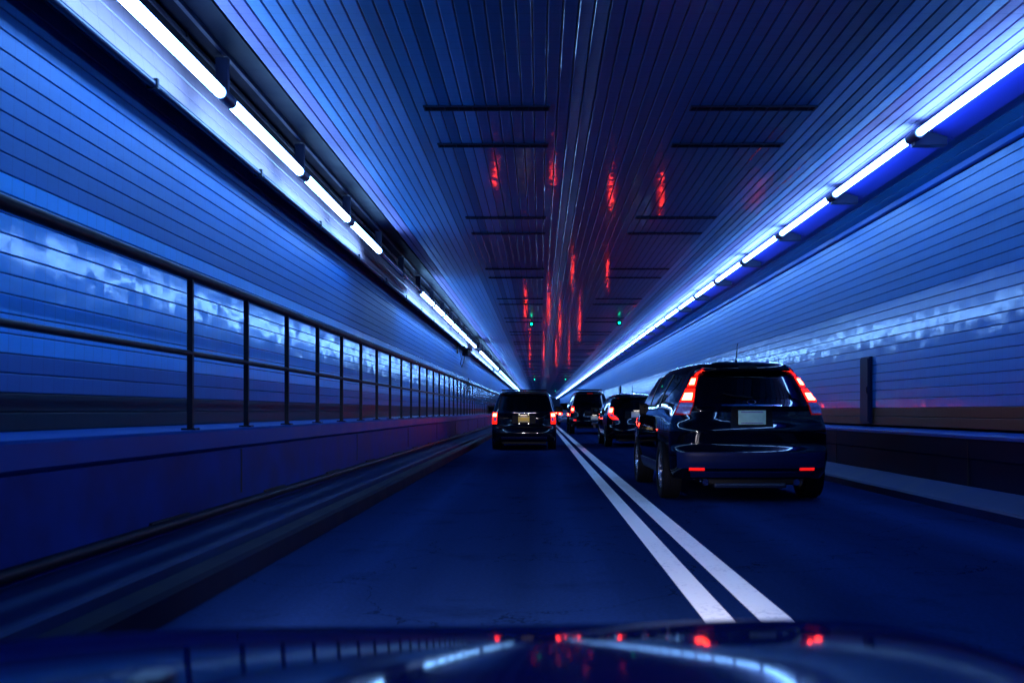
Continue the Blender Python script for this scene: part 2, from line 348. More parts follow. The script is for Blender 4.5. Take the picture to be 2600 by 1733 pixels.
ZC = 4.20
ce = empty('tunnel_ceiling', (0.73, 0, ZC)); tag(ce, 'flat ceiling of long glazed tile courses over both lanes', 'ceiling')
nC = 56; x0 = -2.51; pc = (3.985-x0)/53
backing(ce, 'grout_bed', [(x0, ZC), (4.9, ZC)], (0, -1))
for i in range(nC):
    wprism(ce, 'tile_course', 'ceiling_tile_shaded' if (15 <= i <= 43 or i in (12, 46)) else 'ceiling_tile_half_shaded' if 9 <= i <= 48 else 'ceiling_tile_matt' if (i < 2 or i > 49) else 'ceiling_tile', course_profile((x0+pc*i, ZC), (x0+pc*(i+1), ZC), (0, -1), gap=.0055, c=.006))  # middle courses get the tiles with shade in their colour
# outer shell, so that no light leaks in from behind the joints
sh = tag(MB().prism([(-3.9, -.4), (-3.9, 4.8), (5.4, 4.8), (5.4, -.4), (5.35, -.35), (5.35, 4.75), (-3.85, 4.75), (-3.85, -.35)], Y0, Y1)
         .build('tunnel_lining', 'shell'), kind='structure')
for ya in (Y0-.2, Y1): tag(MB().box(-3.9, 5.4, ya, ya+.2, -.4, 4.8).build('tunnel_end', 'shell'), kind='structure')

# ------------------------------------------------------------------ pipes and ducts in the left corner
c1 = MB().tube((0, Y0, 0), (0, Y1, 0), .034, 12).build('conduit_pipe', 'conduit_paint', smooth=50, loc=(-3.105, 0, 3.672))
tag(c1, 'black pipe running under the left row of lamps', 'pipe')
cl_m = MB().box(-.05, .045, -.02, .02, -.045, .045, .008).mesh('clamp', 'rail_paint')
for k in range(40): link_mesh('clamp', cl_m, c1, (0, 2.0+3.0*k, 0))
du = empty('cable_duct', (-2.72, 0, 4.26)); tag(du, 'dark cable duct between left lamps and ceiling edge', 'duct')
wprism(du, 'duct_body', 'duct_paint', [(-2.525, 4.20), (-2.535, 4.25), (-2.82, 4.262), (-2.84, 4.235), (-3.0, 4.225), (-3.12, 4.21), (-3.3, 4.21), (-3.3, 4.45), (-2.525, 4.45)])
wprism(du, 'niche_back', 'duct_paint', [(-3.165, 4.122), (-3.17, 4.205), (-3.35, 4.205), (-3.35, 4.11)])
wprism(du, 'edge_trim', 'conduit_paint', [(-2.80, 4.225), (-2.835, 4.225), (-2.845, 4.25), (-2.79, 4.255)])
c2 = MB().tube((0, Y0, 0), (0, Y1, 0), .020, 10).build('conduit_pipe', 'conduit_paint', smooth=50, loc=(-2.98, 0, 4.20))
tag(c2, 'thin dark pipe just above the left row of lamps', 'pipe')
for k in range(40): link_mesh('clamp', cl_m, c2, (0, 2.6+2.88*k, .02)).scale = (.6, .8, .8)

# ------------------------------------------------------------------ tube lights
FLS = {-1: 2.88, 1: 3.05}
def lamp_meshes(side):
    FL = FLS[side]
    T = MB().tube((0, .14, 0), (0, FL-.14, 0), .048 if side < 0 else .040, 8).mesh('tube', 'lamp_tube', 50)
    D = MB().tube((0, .09, 0), (0, FL-.09, 0), .040, 8).mesh('tube', 'lamp_dead', 50)
    C = MB().tube((0, -.075, 0), (0, .075, 0), .058, 10).mesh('end_cap', 'housing_dark', 50)
    if side < 0: H = MB().prism([(-.10, .080), (.012, .068), (.016, .056), (-.05, .050), (-.10, .066)], .02, FL-.02).mesh('housing', 'housing_dark')
    else: H = MB().prism([(.03, .075), (.13, .085), (.43, -.01), (.425, -.03), (.12, .055), (.035, .055)], .012, FL-.012).mesh('housing', 'housing_blue')
    B = MB().box(-.10, .01, -.03, .03, .02, .37).mesh('bracket', 'housing_dark') if side < 0 else MB().box(.0, .36, -.06, .06, -.10, .06, .01).mesh('bracket', 'housing_dark')
    return T, D, C, H, B
LM = {s: lamp_meshes(s) for s in (-1, 1)}
def tube_light(side, x, z, y, lit, label, group):
    T, D, C, H, B = LM[side]; FL = FLS[side]
    o = empty('tube_light', (x, y, z)); tag(o, label, 'tube light', group)
    link_mesh('housing', H, o); link_mesh('tube', T if lit else D, o); link_mesh('bracket', B, o, (0, .055, 0))
    link_mesh('end_cap', C, o, (0, .075, 0)); link_mesh('end_cap', C, o, (0, FL-.075, 0))
for side, x, z, ya in ((-1, -2.80, 3.84, 8.88-2.88), (1, 4.10, 4.05, 10.88-3.05)):
    name = 'left' if side < 0 else 'right'; FL = FLS[side]
    ny = int((Y1-ya)/FL)
    for k in range(-7, ny):
        y = ya+FL*k
        lit = not (side < 0 and k in (4, 5, 13, 21))
        if k < 0: lb = f'tube light of the {name} row beside the camera car'
        elif not lit and k in (4, 5): lb = f"{'nearer' if k == 4 else 'farther'} of the two unlit tube lights in the left row"
        elif not lit: lb = 'single unlit tube light far along the left row' if k == 13 else 'very distant unlit tube light of the left row'
        elif k < 16: lb = f'bright tube light in the {name} row, {ORD[k]} from the camera'
        else: lb = f'distant bright tube light in the {name} row beyond the sixteenth'
        tube_light(side, x, z, y, lit, lb, f'tube lights along the {name} edge of the ceiling')

# ------------------------------------------------------------------ ceiling vents in pairs
vw = 1.31
vf = MB()
vf.box(-vw/2, vw/2, -.075, -.060, -.014, .012).box(-vw/2, vw/2, .060, .075, -.014, .012).box(-vw/2, -vw/2+.015, -.06, .06, -.014, .012).box(vw/2-.015, vw/2, -.06, .06, -.014, .012)
VF = vf.mesh('frame', 'vent_metal'); VB = MB().box(-vw/2+.015, vw/2-.015, -.06, .06, -.004, .01).mesh('grille_back', 'vent_back')
VS = MB().box(-.006, .006, -.06, .06, -.012, -.004).mesh('slat', 'vent_metal')
for k in range(24):
    for j in (0, 1):
        y = 10.35+5.87*k+1.45*j
        for sd, xc in (('left', -.55), ('right', 2.22)):
            o = empty('ceiling_vent', (xc, y, ZC-.002))
            lb = (f"{'farther' if j else 'nearer'} dark vent slot of the {ORD[k]} pair over the {sd} lane" if k < 8 else f'distant dark vent slot in the ceiling over the {sd} lane')
            tag(o, lb, 'vent', f'vent slots over the {sd} lane')
            link_mesh('frame', VF, o); link_mesh('grille_back', VB, o)
            if k < 3:
                for q in range(9): link_mesh('slat', VS, o, (-vw/2+vw*(q+.5)/9, 0, 0))

# ------------------------------------------------------------------ railing on the walkway
rl = empty('guard_railing', (-2.5, 0, .915)); tag(rl, 'dark metal railing with posts along the left walkway', 'railing')
MB().tube((0, Y0, 1.105), (0, Y1, 1.105), .038, 12).build('top_rail', 'rail_paint', rl, 50)
MB().tube((0, Y0, .545), (0, Y1, .545), .021, 10).build('mid_rail', 'rail_paint', rl, 50)
pm = MB(); pm.box(-.020, .020, -.020, .020, 0, 1.085, .004); pm.box(-.05, .05, -.05, .05, 0, .012); PM = pm.mesh('post', 'rail_paint')
link_mesh('post', PM, rl, (0, 3.05, 0)); y = 7.13
while y < 210: link_mesh('post', PM, rl, (0, y, 0)); y += 1.36

# ------------------------------------------------------------------ small wall fittings
def cabinet(y, z0, z1, wd, label):
    o = empty('wall_cabinet', (4.95, y, z0)); tag(o, label, 'cabinet')
    MB().box(-.05, .0, -wd/2, wd/2, 0, z1-z0, .012).build('case', 'cabinet_paint', o)
    d = MB().box(-.066, -.051, -wd/2+.03, wd/2-.03, .03, z1-z0-.03, .006).build('door', 'cabinet_paint', o)
    MB().box(-.080, -.067, -wd/2+.05, -wd/2+.08, (z1-z0)/2-.05, (z1-z0)/2+.05, .004).build('handle', 'rail_paint', d)
cabinet(15.0, .86, 1.86, .42, 'dark narrow cabinet on the right wall beside the near black SUV')
cabinet(61.0, 1.0, 2.55, 1.2, 'tall dark cabinet far along the right wall above the hatchback')
cabinet(118.0, 1.0, 2.5, 1.2, 'small distant dark cabinet on the right wall near the lamps end')
cc = empty('wall_camera', (-3.3, 40, 3.55)); tag(cc, 'dark surveillance camera with dangling cable under the left lamps', 'camera')
MB().box(-.02, .03, -.12, .12, -.2, .2, .01).build('wall_plate', 'rail_paint', cc)
MB().path([(0, 0, .12), (.30, -.1, .06), (.36, -.12, -.03)], .03).build('arm', 'rail_paint', cc, 50)
cb = MB(); cb.box(.22, .48, -.48, .20, -.30, -.03, .04); cb.box(.20, .50, -.60, .22, -.035, -.005, .01); cb.build('housing', 'rail_paint', cc)
MB().tube((.35, -.48, -.165), (.35, -.54, -.165), .09, 16).build('lens', 'car_glass', cc, 50)
MB().path([(.1, 0, -.18), (.16, -.02, -.42), (.12, 0, -.62), (.18, .03, -.74), (.24, .02, -.56), (.3, -.02, -.28)], .012, 6).build('cable', 'rail_paint', cc, 60)
an = empty('wall_antenna', (-3.42, 46.5, 2.15)); tag(an, 'thin upright pole above the railing under the camera', 'pole')
MB().tube((.10, 0, -.25), (.10, 0, .42), .028, 8).build('pole', 'rail_paint', an, 50)
MB().box(-.02, .11, -.03, .03, -.2, -.14).build('bracket', 'rail_paint', an)

def signal(x, y, label):
    o = empty('lane_signal', (x, y, ZC)); tag(o, label, 'traffic signal', 'green lane signals under the ceiling')
    MB().tube((0, 0, 0), (0, 0, -.06), .02, 8).build('hanger', 'rail_paint', o)
    MB().box(-.085, .085, -.03, .09, -.24, -.06, .02).build('housing', 'rail_paint', o)
    v = MB()
    for k in range(9):
        a = R(-20+220*k/8); a2 = R(-20+220*(k+1)/8)
        if k < 8: v.add([(.07*math.cos(a), -.03, -.15+.07*math.sin(a)), (.07*math.cos(a2), -.03, -.15+.07*math.sin(a2)), (.07*math.cos(a2), -.11, -.15+.07*math.sin(a2)), (.07*math.cos(a), -.11, -.15+.07*math.sin(a))], [(0, 1, 2, 3)])
    v.build('visor', 'rail_paint', o)
    MB().tube((0, -.031, -.15), (0, -.045, -.15), .040, 16, .032).build('lens', 'signal_green', o)
signal(-.28, 34.5, 'nearest green lane signal over the left lane')
signal(2.72, 34.0, 'nearest green lane signal over the right lane')
signal(-.48, 95, 'middle green lane signal, far over the left lane')
signal(2.48, 95, 'middle green lane signal, far over the right lane')
signal(2.38, 150, 'farthest green lane signal over the right lane')

# ------------------------------------------------------------------ cars
def interp(tab, z):
    if z <= tab[0][0]: return tab[0][1]
    for (a, va), (b_, vb) in zip(tab, tab[1:]):
        if z <= b_: return va+(vb-va)*(z-a)/(b_-a)
    return tab[-1][1]
class Car:
    """a closed shell of stacked plan outlines; patches (glass, lamps, trim) follow the same surface"""
    def __init__(s, yr, yf, wd, D=.35, n=4.2, tr=((0, .05), (2, .05)), ty=1.4, Df=.5, nf=3.2, sm=.014):
        s.t_yr, s.t_yf, s.t_w, s.D, s.n, s.tr, s.ty, s.Df, s.nf, s.sm = yr, yf, wd, D, n, tr, ty, Df, nf, sm
        s.zmin, s.zmax = yr[0][0], yr[-1][0]
    def sm3(s, tab, z):
        d = s.sm; return (interp(tab, z-d)+2*interp(tab, z)+interp(tab, z+d))/4
    def yr(s, z): return s.sm3(s.t_yr, z)
    def yf(s, z): return s.sm3(s.t_yf, z)
    def W(s, y, z):
        L_ = s.t_yf[1][1] if False else max(v for _, v in s.t_yf)
        k = max(0, 1-y/s.ty)**2*interp(s.tr, z); k2 = max(0, 1-(L_-y)/1.5)**2*.10
        return s.sm3(s.t_w, z)*(1-k)*(1-k2)
    def rear(s, t, z):
        """t in -1..1 over the rear end"""
        yr = s.yr(z); Wc = s.W(yr+s.D, z); a = min(1, abs(t))
        return Vector((math.copysign(a*Wc, t), yr+s.D*(1-(max(0, 1-a**s.n))**(1/s.n)), z))
    def side(s, y, z, sg):
        yr = s.yr(z)
        if y < yr+s.D:
            q = max(0, 1-(y-yr)/s.D); Wc = s.W(yr+s.D, z); return Vector((sg*Wc*max(0, 1-q**s.n)**(1/s.n), y, z))
        return Vector((sg*s.W(y, z), y, z))
    TS = [0, .12, .25, .38, .5, .6, .7, .78, .84, .885, .92, .945, .965, .98, .99, .996, .9992, 1.0]
    def ring(s, z):
        h = [s.rear(t, z) for t in s.TS]
        a = s.yr(z)+s.D; b_ = s.yf(z)-s.Df; ns = 22
        if b_ < a+.05: b_ = a+.05
        for k in range(1, ns): h.append(s.side(a+(b_-a)*k/ns, z, 1))
        Wc = s.W(b_, z)
        for t in s.TS[::-1]: h.append(Vector((t*Wc, b_+(s.yf(z)-b_)*(max(0, 1-t**s.nf))**(1/s.nf), z)))
        return h+[Vector((-p.x, p.y, p.z)) for p in h[-2:0:-1]]
    def body(s, mat, wells, wr_, parent, nz=64, name='body'):
        b_ = MB(); zs_ = [s.zmin+(s.zmax-s.zmin)*(1-(1-k/nz)**1.35) for k in range(nz+1)]
        rings = [s.ring(z) for z in zs_]; n = len(rings[0])
        v = [p for r in rings for p in r]
        f = [(k*n+i, k*n+(i+1) % n, (k+1)*n+(i+1) % n, (k+1)*n+i) for k in range(nz) for i in range(n)]
        cb_ = len(v); v.append(Vector((0, (rings[0][0].y+s.yf(zs_[0]))/2, zs_[0]))); ct = len(v)
        v.append(Vector((0, (rings[-1][0].y+s.yf(zs_[-1]))/2, zs_[-1]+.006)))
        f += [(cb_, (i+1) % n, i) for i in range(n)] + [(ct, nz*n+i, nz*n+(i+1) % n) for i in range(n)]
        b_.add(v, f); o = b_.build(name, mat, parent)
        cut = MB()
        for wy in wells:
            for sg in (-1, 1): cut.tube((sg*(s.wmax-.30), wy, wr_*0.97), (sg*(s.wmax+.3), wy, wr_*0.97), wr_*1.13, 40)
        ct_o = cut.build('cut', mat)
        md = o.modifiers.new('b', 'BOOLEAN'); md.operation = 'DIFFERENCE'; md.solver = 'EXACT'; md.object = ct_o
        dg = bpy.context.evaluated_depsgraph_get(); me = bpy.data.meshes.new_from_object(o.evaluated_get(dg))
        o.modifiers.clear(); o.data = me; me.name = name
        bpy.data.objects.remove(ct_o)
        me.shade_smooth(); me.set_sharp_from_angle(angle=R(38))
        return o
    @property
    def wmax(s): return max(v for _, v in s.t_w)
    def _patch(s, fn, us, vs_, off, depth=.012):
        """fn(u, v) -> point; slab with skirt standing off the surface"""
        g = [[fn(u, v) for u in us(v)] for v in vs_]; nr, nc = len(g), len(g[0])
        out = MB(); V = []; inner = []
        for i in range(nr):
            for j in range(nc):
                du = g[i][min(nc-1, j+1)]-g[i][max(0, j-1)]; dv = g[min(nr-1, i+1)][j]-g[max(0, i-1)][j]
                nn = du.cross(dv)
                if nn.length < 1e-9: nn = Vector((0, -1, 0))
                nn.normalize()
                c = Vector((0, s.cy, .8)); 
                if nn.dot(g[i][j]-c) < 0: nn = -nn
                V.append(g[i][j]+nn*off); inner.append(g[i][j]-nn*depth)
        F = [(i*nc+j, i*nc+j+1, (i+1)*nc+j+1, (i+1)*nc+j) for i in range(nr-1) for j in range(nc-1)]
        bd = [(0, j) for j in range(nc)]+[(i, nc-1) for i in range(1, nr)]+[(nr-1, j) for j in range(nc-2, -1, -1)]+[(i, 0) for i in range(nr-2, 0, -1)]
        o = len(V); bi = [i*nc+j for i, j in bd]
        V2 = V+[inner[q] for q in bi]; m_ = len(bi)
        F += [(bi[k], bi[(k+1) % m_], o+(k+1) % m_, o+k) for k in range(m_)]
        out.add(V2, F); return out
    cy = 2.0
    def rpatch(s, name, mat, parent, z0, z1, t0, t1, off=.004, nz=10, nx=16, smooth=50):
        """rear patch between t0(z) and t1(z) (fractions of half width)"""
        q0 = t0 if callable(t0) else (lambda z: t0); q1 = t1 if callable(t1) else (lambda z: t1)
        def us(z):
            a, b_ = q0(z), q1(z); return [a+(b_-a)*k/nx for k in range(nx+1)]
        return s._patch(s.rear, us, [z0+(z1-z0)*k/nz for k in range(nz+1)], off).build(name, mat, parent, smooth)
    def spatch(s, name, mat, parent, z0, z1, y0, y1, sg, off=.004, nz=8, ny=12):
        q0 = y0 if callable(y0) else (lambda z: y0); q1 = y1 if callable(y1) else (lambda z: y1)
        def us(z):
            a, b_ = q0(z), q1(z); return [a+(b_-a)*k/ny for k in range(ny+1)]
        return s._patch(lambda y, z: s.side(y, z, sg), us, [z0+(z1-z0)*k/nz for k in range(nz+1)], off).build(name, mat, parent, 50)
def lerp(pts): return lambda z: interp(pts, z)

WHEEL = {}
def wheel_meshes(r, wd):
    k = (round(r, 3), round(wd, 3))
    if k in WHEEL: return WHEEL[k]
    h = wd/2
    ty_ = MB().lathe([(r*.64, -h*.8), (r*.70, -h*.95), (r*.86, -h), (r*.965, -h*.93), (r, -h*.72), (r*.992, -h*.3), (r*.975, -h*.28), (r*.975, -h*.2), (r*.995, -h*.18),
                      (r*.995, h*.18), (r*.975, h*.2), (r*.975, h*.28), (r*.992, h*.3), (r, h*.72), (r*.965, h*.93), (r*.86, h), (r*.70, h*.95), (r*.64, h*.8)], n=40)
    T = ty_.mesh('wheel', 'tyre_rubber', 40)
    rm = MB().lathe([(r*.66, -h*.86), (r*.66, h*.86), (r*.60, h*.86), (r*.56, h*.6), (r*.56, -h*.6), (r*.60, -h*.86)], n=40)
    for sg in (-1, 1):
        rm.lathe([(.001, sg*h*.55), (r*.14, sg*h*.62), (r*.16, sg*h*.4), (.001, sg*h*.4)], n=20)
        for q in range(10):
            a = 2*math.pi*q/10; c_, s_ = math.cos(a), math.sin(a)
            p = lambda rad, tw, x: (x, rad*c_-tw*s_, rad*s_+tw*c_)
            rm.add([p(r*.12, -r*.045, sg*h*.58), p(r*.12, r*.045, sg*h*.58), p(r*.60, r*.065, sg*h*.78), p(r*.60, -r*.065, sg*h*.78),
                    p(r*.12, -r*.045, sg*h*.38), p(r*.12, r*.045, sg*h*.38), p(r*.60, r*.065, sg*h*.5), p(r*.60, -r*.065, sg*h*.5)],
                   [(0, 1, 2, 3), (4, 7, 6, 5), (0, 3, 7, 4), (1, 5, 6, 2), (3, 2, 6, 7), (0, 4, 5, 1)])
    RM = rm.mesh('rim', 'rim_metal', 30)
    DK = MB().lathe([(.001, -.02), (r*.57, -.02), (r*.57, .02), (.001, .02)], n=24).mesh('brake_disc', 'black_plastic')
    WHEEL[k] = (T, RM, DK); return WHEEL[k]
def wheels(parent, ys, xh, r, wd):
    T, RM, DK = wheel_meshes(r, wd)
    for y in ys:
        for sg in (-1, 1):
            o = link_mesh('wheel', T, parent, (sg*xh, y, r)); link_mesh('rim', RM, o); link_mesh('brake_disc', DK, o)
def mirror(parent, x, y, z, sg, sc=1.0, mat='black_plastic'):
    m_ = MB(); m_.box(sg*x, sg*(x+.07), y-.02, y+.05, z-.03, z+.01); m_.box(sg*(x+.05), sg*(x+.05+.19*sc), y-.055, y+.055, z-.02, z-.02+.155*sc, .03)
    o = m_.build('side_mirror', mat, parent, 50)
    MB().box(sg*(x+.07), sg*(x+.03+.19*sc), y-.060, y-.056, z, z-.04+.155*sc).build('mirror_glass', 'car_glass', o)
def plate(car, parent, z, mat, wd=.31, ht=.155, x=0, lit=True, off=.012):
    p = car.rear(x, z); q = car.rear(x, z+ht/2); p2 = car.rear(x, z-ht/2); yy = min(p.y, q.y, p2.y)-off
    b_ = MB().box(x-wd/2, x+wd/2, yy-.004, yy, z-ht/2, z+ht/2, .0018).build('number_plate', mat, parent)
    f_ = MB(); 
    f_.box(x-wd/2-.008, x+wd/2+.008, yy-.002, yy+.02, z-ht/2-.008, z-ht/2-.0005); f_.box(x-wd/2-.008, x+wd/2+.008, yy-.002, yy+.02, z+ht/2+.0005, z+ht/2+.008)
    f_.box(x-wd/2-.008, x-wd/2-.0005, yy-.002, yy+.02, z-ht/2, z+ht/2); f_.box(x+wd/2+.0005, x+wd/2+.008, yy-.002, yy+.02, z-ht/2, z+ht/2)
    f_.build('plate_frame', 'black_plastic', b_)
    for za, zb in ((z+ht*.34, z+ht*.44), (z-ht*.44, z-ht*.37)): MB().box(x-wd*.40, x+wd*.40, yy-.0050, yy-.0041, za, zb).build('plate_band', 'plate_print', b_)
    if lit:
        MB().box(x-.09, x+.09, yy-.050, yy-.020, z+ht/2+.030, z+ht/2+.036).build('plate_lamp', 'plate_lamp', parent)
        MB().box(x-.11, x+.11, yy-.056, yy+.03, z+ht/2+.037, z+ht/2+.050, .004).build('lamp_hood', 'black_plastic', parent)
def plate_text(*a): pass

# ---- near black SUV
def suv_near():
    o = empty('suv', (2.42, 11.28, 0), R(0.6)); tag(o, 'black SUV nearest on the right, tall curved brake lights lit', 'suv')
    L_ = 4.5
    c = Car(yr=[(.27, .14), (.36, .05), (.46, .015), (.56, .0), (.615, .015), (.64, .055), (.74, .05), (.84, .045), (.92, .075), (1.07, .085), (1.10, .06), (1.13, .085), (1.18, .12), (1.50, .36), (1.53, .30), (1.565, .31), (1.60, .40), (1.625, .60), (1.64, .95)],
            yf=[(.27, L_-.15), (.5, L_), (.75, L_-.05), (.92, L_-.35), (1.02, L_-.95), (1.1, L_-1.25), (1.5, L_-1.95), (1.60, L_-2.2), (1.64, L_-2.6)],
            wd=[(.27, .88), (.36, .925), (.55, .945), (.80, .95), (.98, .93), (1.08, .905), (1.14, .885), (1.3, .83), (1.5, .735), (1.57, .68), (1.61, .60), (1.64, .44)],
            D=.36, n=4.0, tr=[(.3, .04), (.9, .07), (1.15, .16), (1.35, .32), (1.55, .48), (1.64, .5)], ty=1.7)
    wy = (.80, 3.42); r = .345
    c.body('black_paint', wy, r, o)
    # rear glass, side glass, pillars
    c.rpatch('rear_window', 'car_glass', o, 1.19, 1.495, lerp([(1.19, -.70), (1.23, -.79), (1.5, -.80)]), lerp([(1.19, .70), (1.23, .79), (1.5, .80)]), .004)
    for sg in (-1, 1):
        lowz = lambda y: 1.08
        gl = c.spatch('side_window', 'car_glass', o, 1.10, 1.50, lerp([(1.10, 1.42), (1.24, .98), (1.38, .80), (1.46, .86), (1.5, 1.05)]), lerp([(1.10, 3.10), (1.5, 2.50)]), sg)
        for yy in (1.28, 2.18):
            c.spatch('window_pillar', 'black_plastic', gl, 1.10, 1.50, lerp([(1.1, yy), (1.5, yy-.08)]), lerp([(1.1, yy+.07), (1.5, yy)]), sg, .010, ny=3)
        c.spatch('window_trim', 'chrome', o, 1.075, 1.094, lerp([(1.07, 1.35), (1.1, 1.30)]), 3.1, sg, .008, nz=2)
        c.spatch('door_handle', 'black_paint', o, .93, .965, 1.62, 1.82, sg, .03, nz=3, ny=6)
        c.spatch('door_handle', 'black_paint', o, .93, .965, 2.55, 2.75, sg, .03, nz=3, ny=6)
        c.spatch('sill_trim', 'bumper_plastic', o, .28, .42, 1.22, 2.98, sg, .012)
        # tall lamp cluster
        tin = lerp([(1.0, .80), (1.15, .80), (1.3, .835), (1.43, .85), (1.56, .80)]); tout = lerp([(1.0, .985), (1.15, .985), (1.3, .972), (1.43, .955), (1.56, .88)])
        f = (lambda z, q=tin: sg*q(z)); g_ = (lambda z, q=tout: sg*q(z))
        tl = c.rpatch('tail_light', 'red_lens_dim', o, 1.005, 1.55, f, g_, .010, 24, 8)
        def inset(z0, z1, k0, k1, name, mat, off):
            c.rpatch(name, mat, tl, z0, z1, lambda z: sg*(tin(z)+(tout(z)-tin(z))*k0), lambda z: sg*(tin(z)+(tout(z)-tin(z))*k1), off, 8, 6)
        inset(1.02, 1.135, .06, .90, 'reversing_lens', 'clear_lens', .016)
        inset(1.15, 1.30, .05, .95, 'brake_lens', 'red_lens', .016)
        inset(1.165, 1.245, .20, .85, 'brake_core', 'brake_core', .022)
        inset(1.325, 1.435, .08, .92, 'brake_lens', 'red_lens', .016)
        inset(1.345, 1.415, .26, .80, 'brake_core', 'brake_core', .022)
        inset(1.455, 1.53, .30, .70, 'lens_strip', 'red_lens', .015)
        c.rpatch('rear_reflector', 'reflector_red_glow', o, .375, .405, sg*.60, sg*.79, .012, 3, 8)
        MB().tube((sg*.52, .10, .235), (sg*.52, .30, .235), .038, 14).build('exhaust_pipe', 'chrome', o, 40)
        mirror(o, .75, 2.9, 1.04, sg, .70)
    c.rpatch('rear_spoiler', 'black_paint', o, 1.522, 1.60, lerp([(1.52, -.86), (1.565, -.80), (1.60, -.62)]), lerp([(1.52, .86), (1.565, .80), (1.60, .62)]), .026, 10, 24)
    c.rpatch('high_brake_light', 'black_plastic', o, 1.54, 1.556, -.18, .18, .036, 2, 8)
    c.rpatch('tailgate_trim', 'chrome', o, 1.103, 1.118, -.42, .42, .010, 4, 12)
    c.rpatch('bumper_cover', 'bumper_plastic', o, .40, .58, -.93, .93, .006, 8, 30)
    c.rpatch('bumper_lower_strip', 'bumper_plastic', o, .30, .36, -.78, .78, .012, 4, 24)
    c.rpatch('plate_recess', 'black_plastic', o, .865, 1.092, -.27, .27, .001, 4, 10)
    MB().box(-.55, .55, .16, .9, .20, .275, .02).build('underbody', 'black_plastic', o)
    MB().box(-.42, .42, .14, .34, .165, .225, .03).build('silencer', 'conduit_paint', o)
    plate(c, o, .975, 'plate_green', .315, .16, lit=False)
    # wiper, badge ring, antenna
    a, b_, d = c.rear(.02, 1.20), c.rear(.30, 1.235), c.rear(-.42, 1.25)
    wv = Vector((0, -.025, 0))
    MB().path([a+wv, Vector((.0, 0, 0))+c.rear(-.25, 1.22)+wv, d+wv], .008).build('rear_wiper', 'black_plastic', o, 60)
    e = c.rear(0, 1.145); bd = MB()
    for k in range(16):
        a0, a1 = 2*math.pi*k/16, 2*math.pi*(k+1)/16
        bd.tube((.048*math.cos(a0), e.y-.012, 1.153+.026*math.sin(a0)), (.048*math.cos(a1), e.y-.012, 1.153+.026*math.sin(a1)), .0045, 5)
    bd.build('badge', 'chrome', o, 60)
    an_ = MB(); an_.tube((-.03, .78, 1.615), (-.03, .80, 1.66), .028, 10, .014); an_.tube((-.03, .80, 1.65), (-.03, .70, 1.86), .007, 6, .004); an_.build('antenna', 'black_plastic', o, 50)
    wheels(o, wy, .845, r, .235)
    return o
suv_near()

# ---- minivan in the left lane
def van():
    o = empty('minivan', (-.42, 26.6, 0), R(0)); tag(o, 'dark minivan ahead in the left lane with yellow number plate', 'minivan')
    L_ = 4.6
    c = Car(yr=[(.22, .10), (.32, .02), (.46, .0), (.60, .02), (.62, .05), (.86, .06), (.97, .05), (1.00, .03), (1.03, .06), (1.10, .09), (1.48, .25), (1.52, .20), (1.56, .24), (1.585, .42), (1.60, .7)],
            yf=[(.22, L_-.15), (.5, L_), (.75, L_-.05), (.95, L_-.5), (1.05, L_-.9), (1.5, L_-1.7), (1.57, L_-1.95), (1.60, L_-2.3)],
            wd=[(.22, .82), (.32, .86), (.5, .875), (.85, .875), (1.0, .86), (1.2, .81), (1.4, .745), (1.5, .70), (1.56, .64), (1.60, .48)],
            D=.28, n=5.0, tr=[(.3, .02), (1.0, .04), (1.5, .10)], ty=1.5)
    wy = (.75, 3.55); r = .32
    c.body('navy_paint', wy, r, o, 48)
    c.rpatch('rear_window', 'car_glass', o, 1.055, 1.47, lerp([(1.05, -.74), (1.1, -.86), (1.5, -.88)]), lerp([(1.05, .74), (1.1, .86), (1.5, .88)]), .004)
    c.rpatch('rear_spoiler', 'navy_paint', o, 1.49, 1.535, -.88, .88, .04, 4, 20)
    c.rpatch('tailgate_trim', 'chrome', o, .985, 1.012, -.36, .36, .012, 3, 12)
    c.rpatch('bumper_step', 'black_plastic', o, .595, .625, -.86, .86, .012, 3, 20)
    c.rpatch('bumper_strip', 'bumper_plastic', o, .30, .36, -.72, .72, .010, 3, 20)
    c.rpatch('plate_recess', 'black_plastic', o, .715, .935, -.36, .36, .001, 4, 10)
    for sg in (-1, 1):
        tl = c.rpatch('tail_light', 'red_lens', o, .70, 1.005, sg*.845, sg*.985, .012, 12, 8)
        c.rpatch('brake_core', 'brake_core', tl, .90, .985, sg*.86, sg*.965, .020, 5, 5)
        c.rpatch('reversing_lens', 'clear_lens', tl, .775, .885, sg*.852, sg*.930, .018, 5, 5)
        gl = c.spatch('side_window', 'car_glass', o, 1.05, 1.47, lerp([(1.05, .48), (1.5, .55)]), lerp([(1.05, 3.4), (1.5, 2.75)]), sg)
        for yy in (1.3, 2.2): c.spatch('window_pillar', 'black_plastic', gl, 1.05, 1.47, yy, yy+.08, sg, .01, ny=3)
        mirror(o, .85, 3.35, 1.02, sg, 1.2)
        MB().tube((sg*.60, .75, 1.62), (sg*.60, 2.8, 1.625), .02, 8).build('roof_rail', 'black_plastic', o, 50)
        for zz in (.955, .71): MB().tube((sg*.125, c.rear(0, zz).y-.028, zz), (sg*.125, c.rear(0, zz).y+.02, zz), .010, 8).build('plate_screw_glint', 'plate_lamp', o)  # glints on the screws drawn as small glowing dots
    MB().path([(-.62, 1.0, 1.63), (.62, 1.0, 1.63)], .016).build('roof_bar', 'black_plastic', o)
    MB().box(-.6, .6, .12, .7, .16, .23, .02).build('underbody', 'black_plastic', o)
    plate(c, o, .825, 'plate_yellow', .30, .15)
    wheels(o, wy, .765, r, .22)
van()

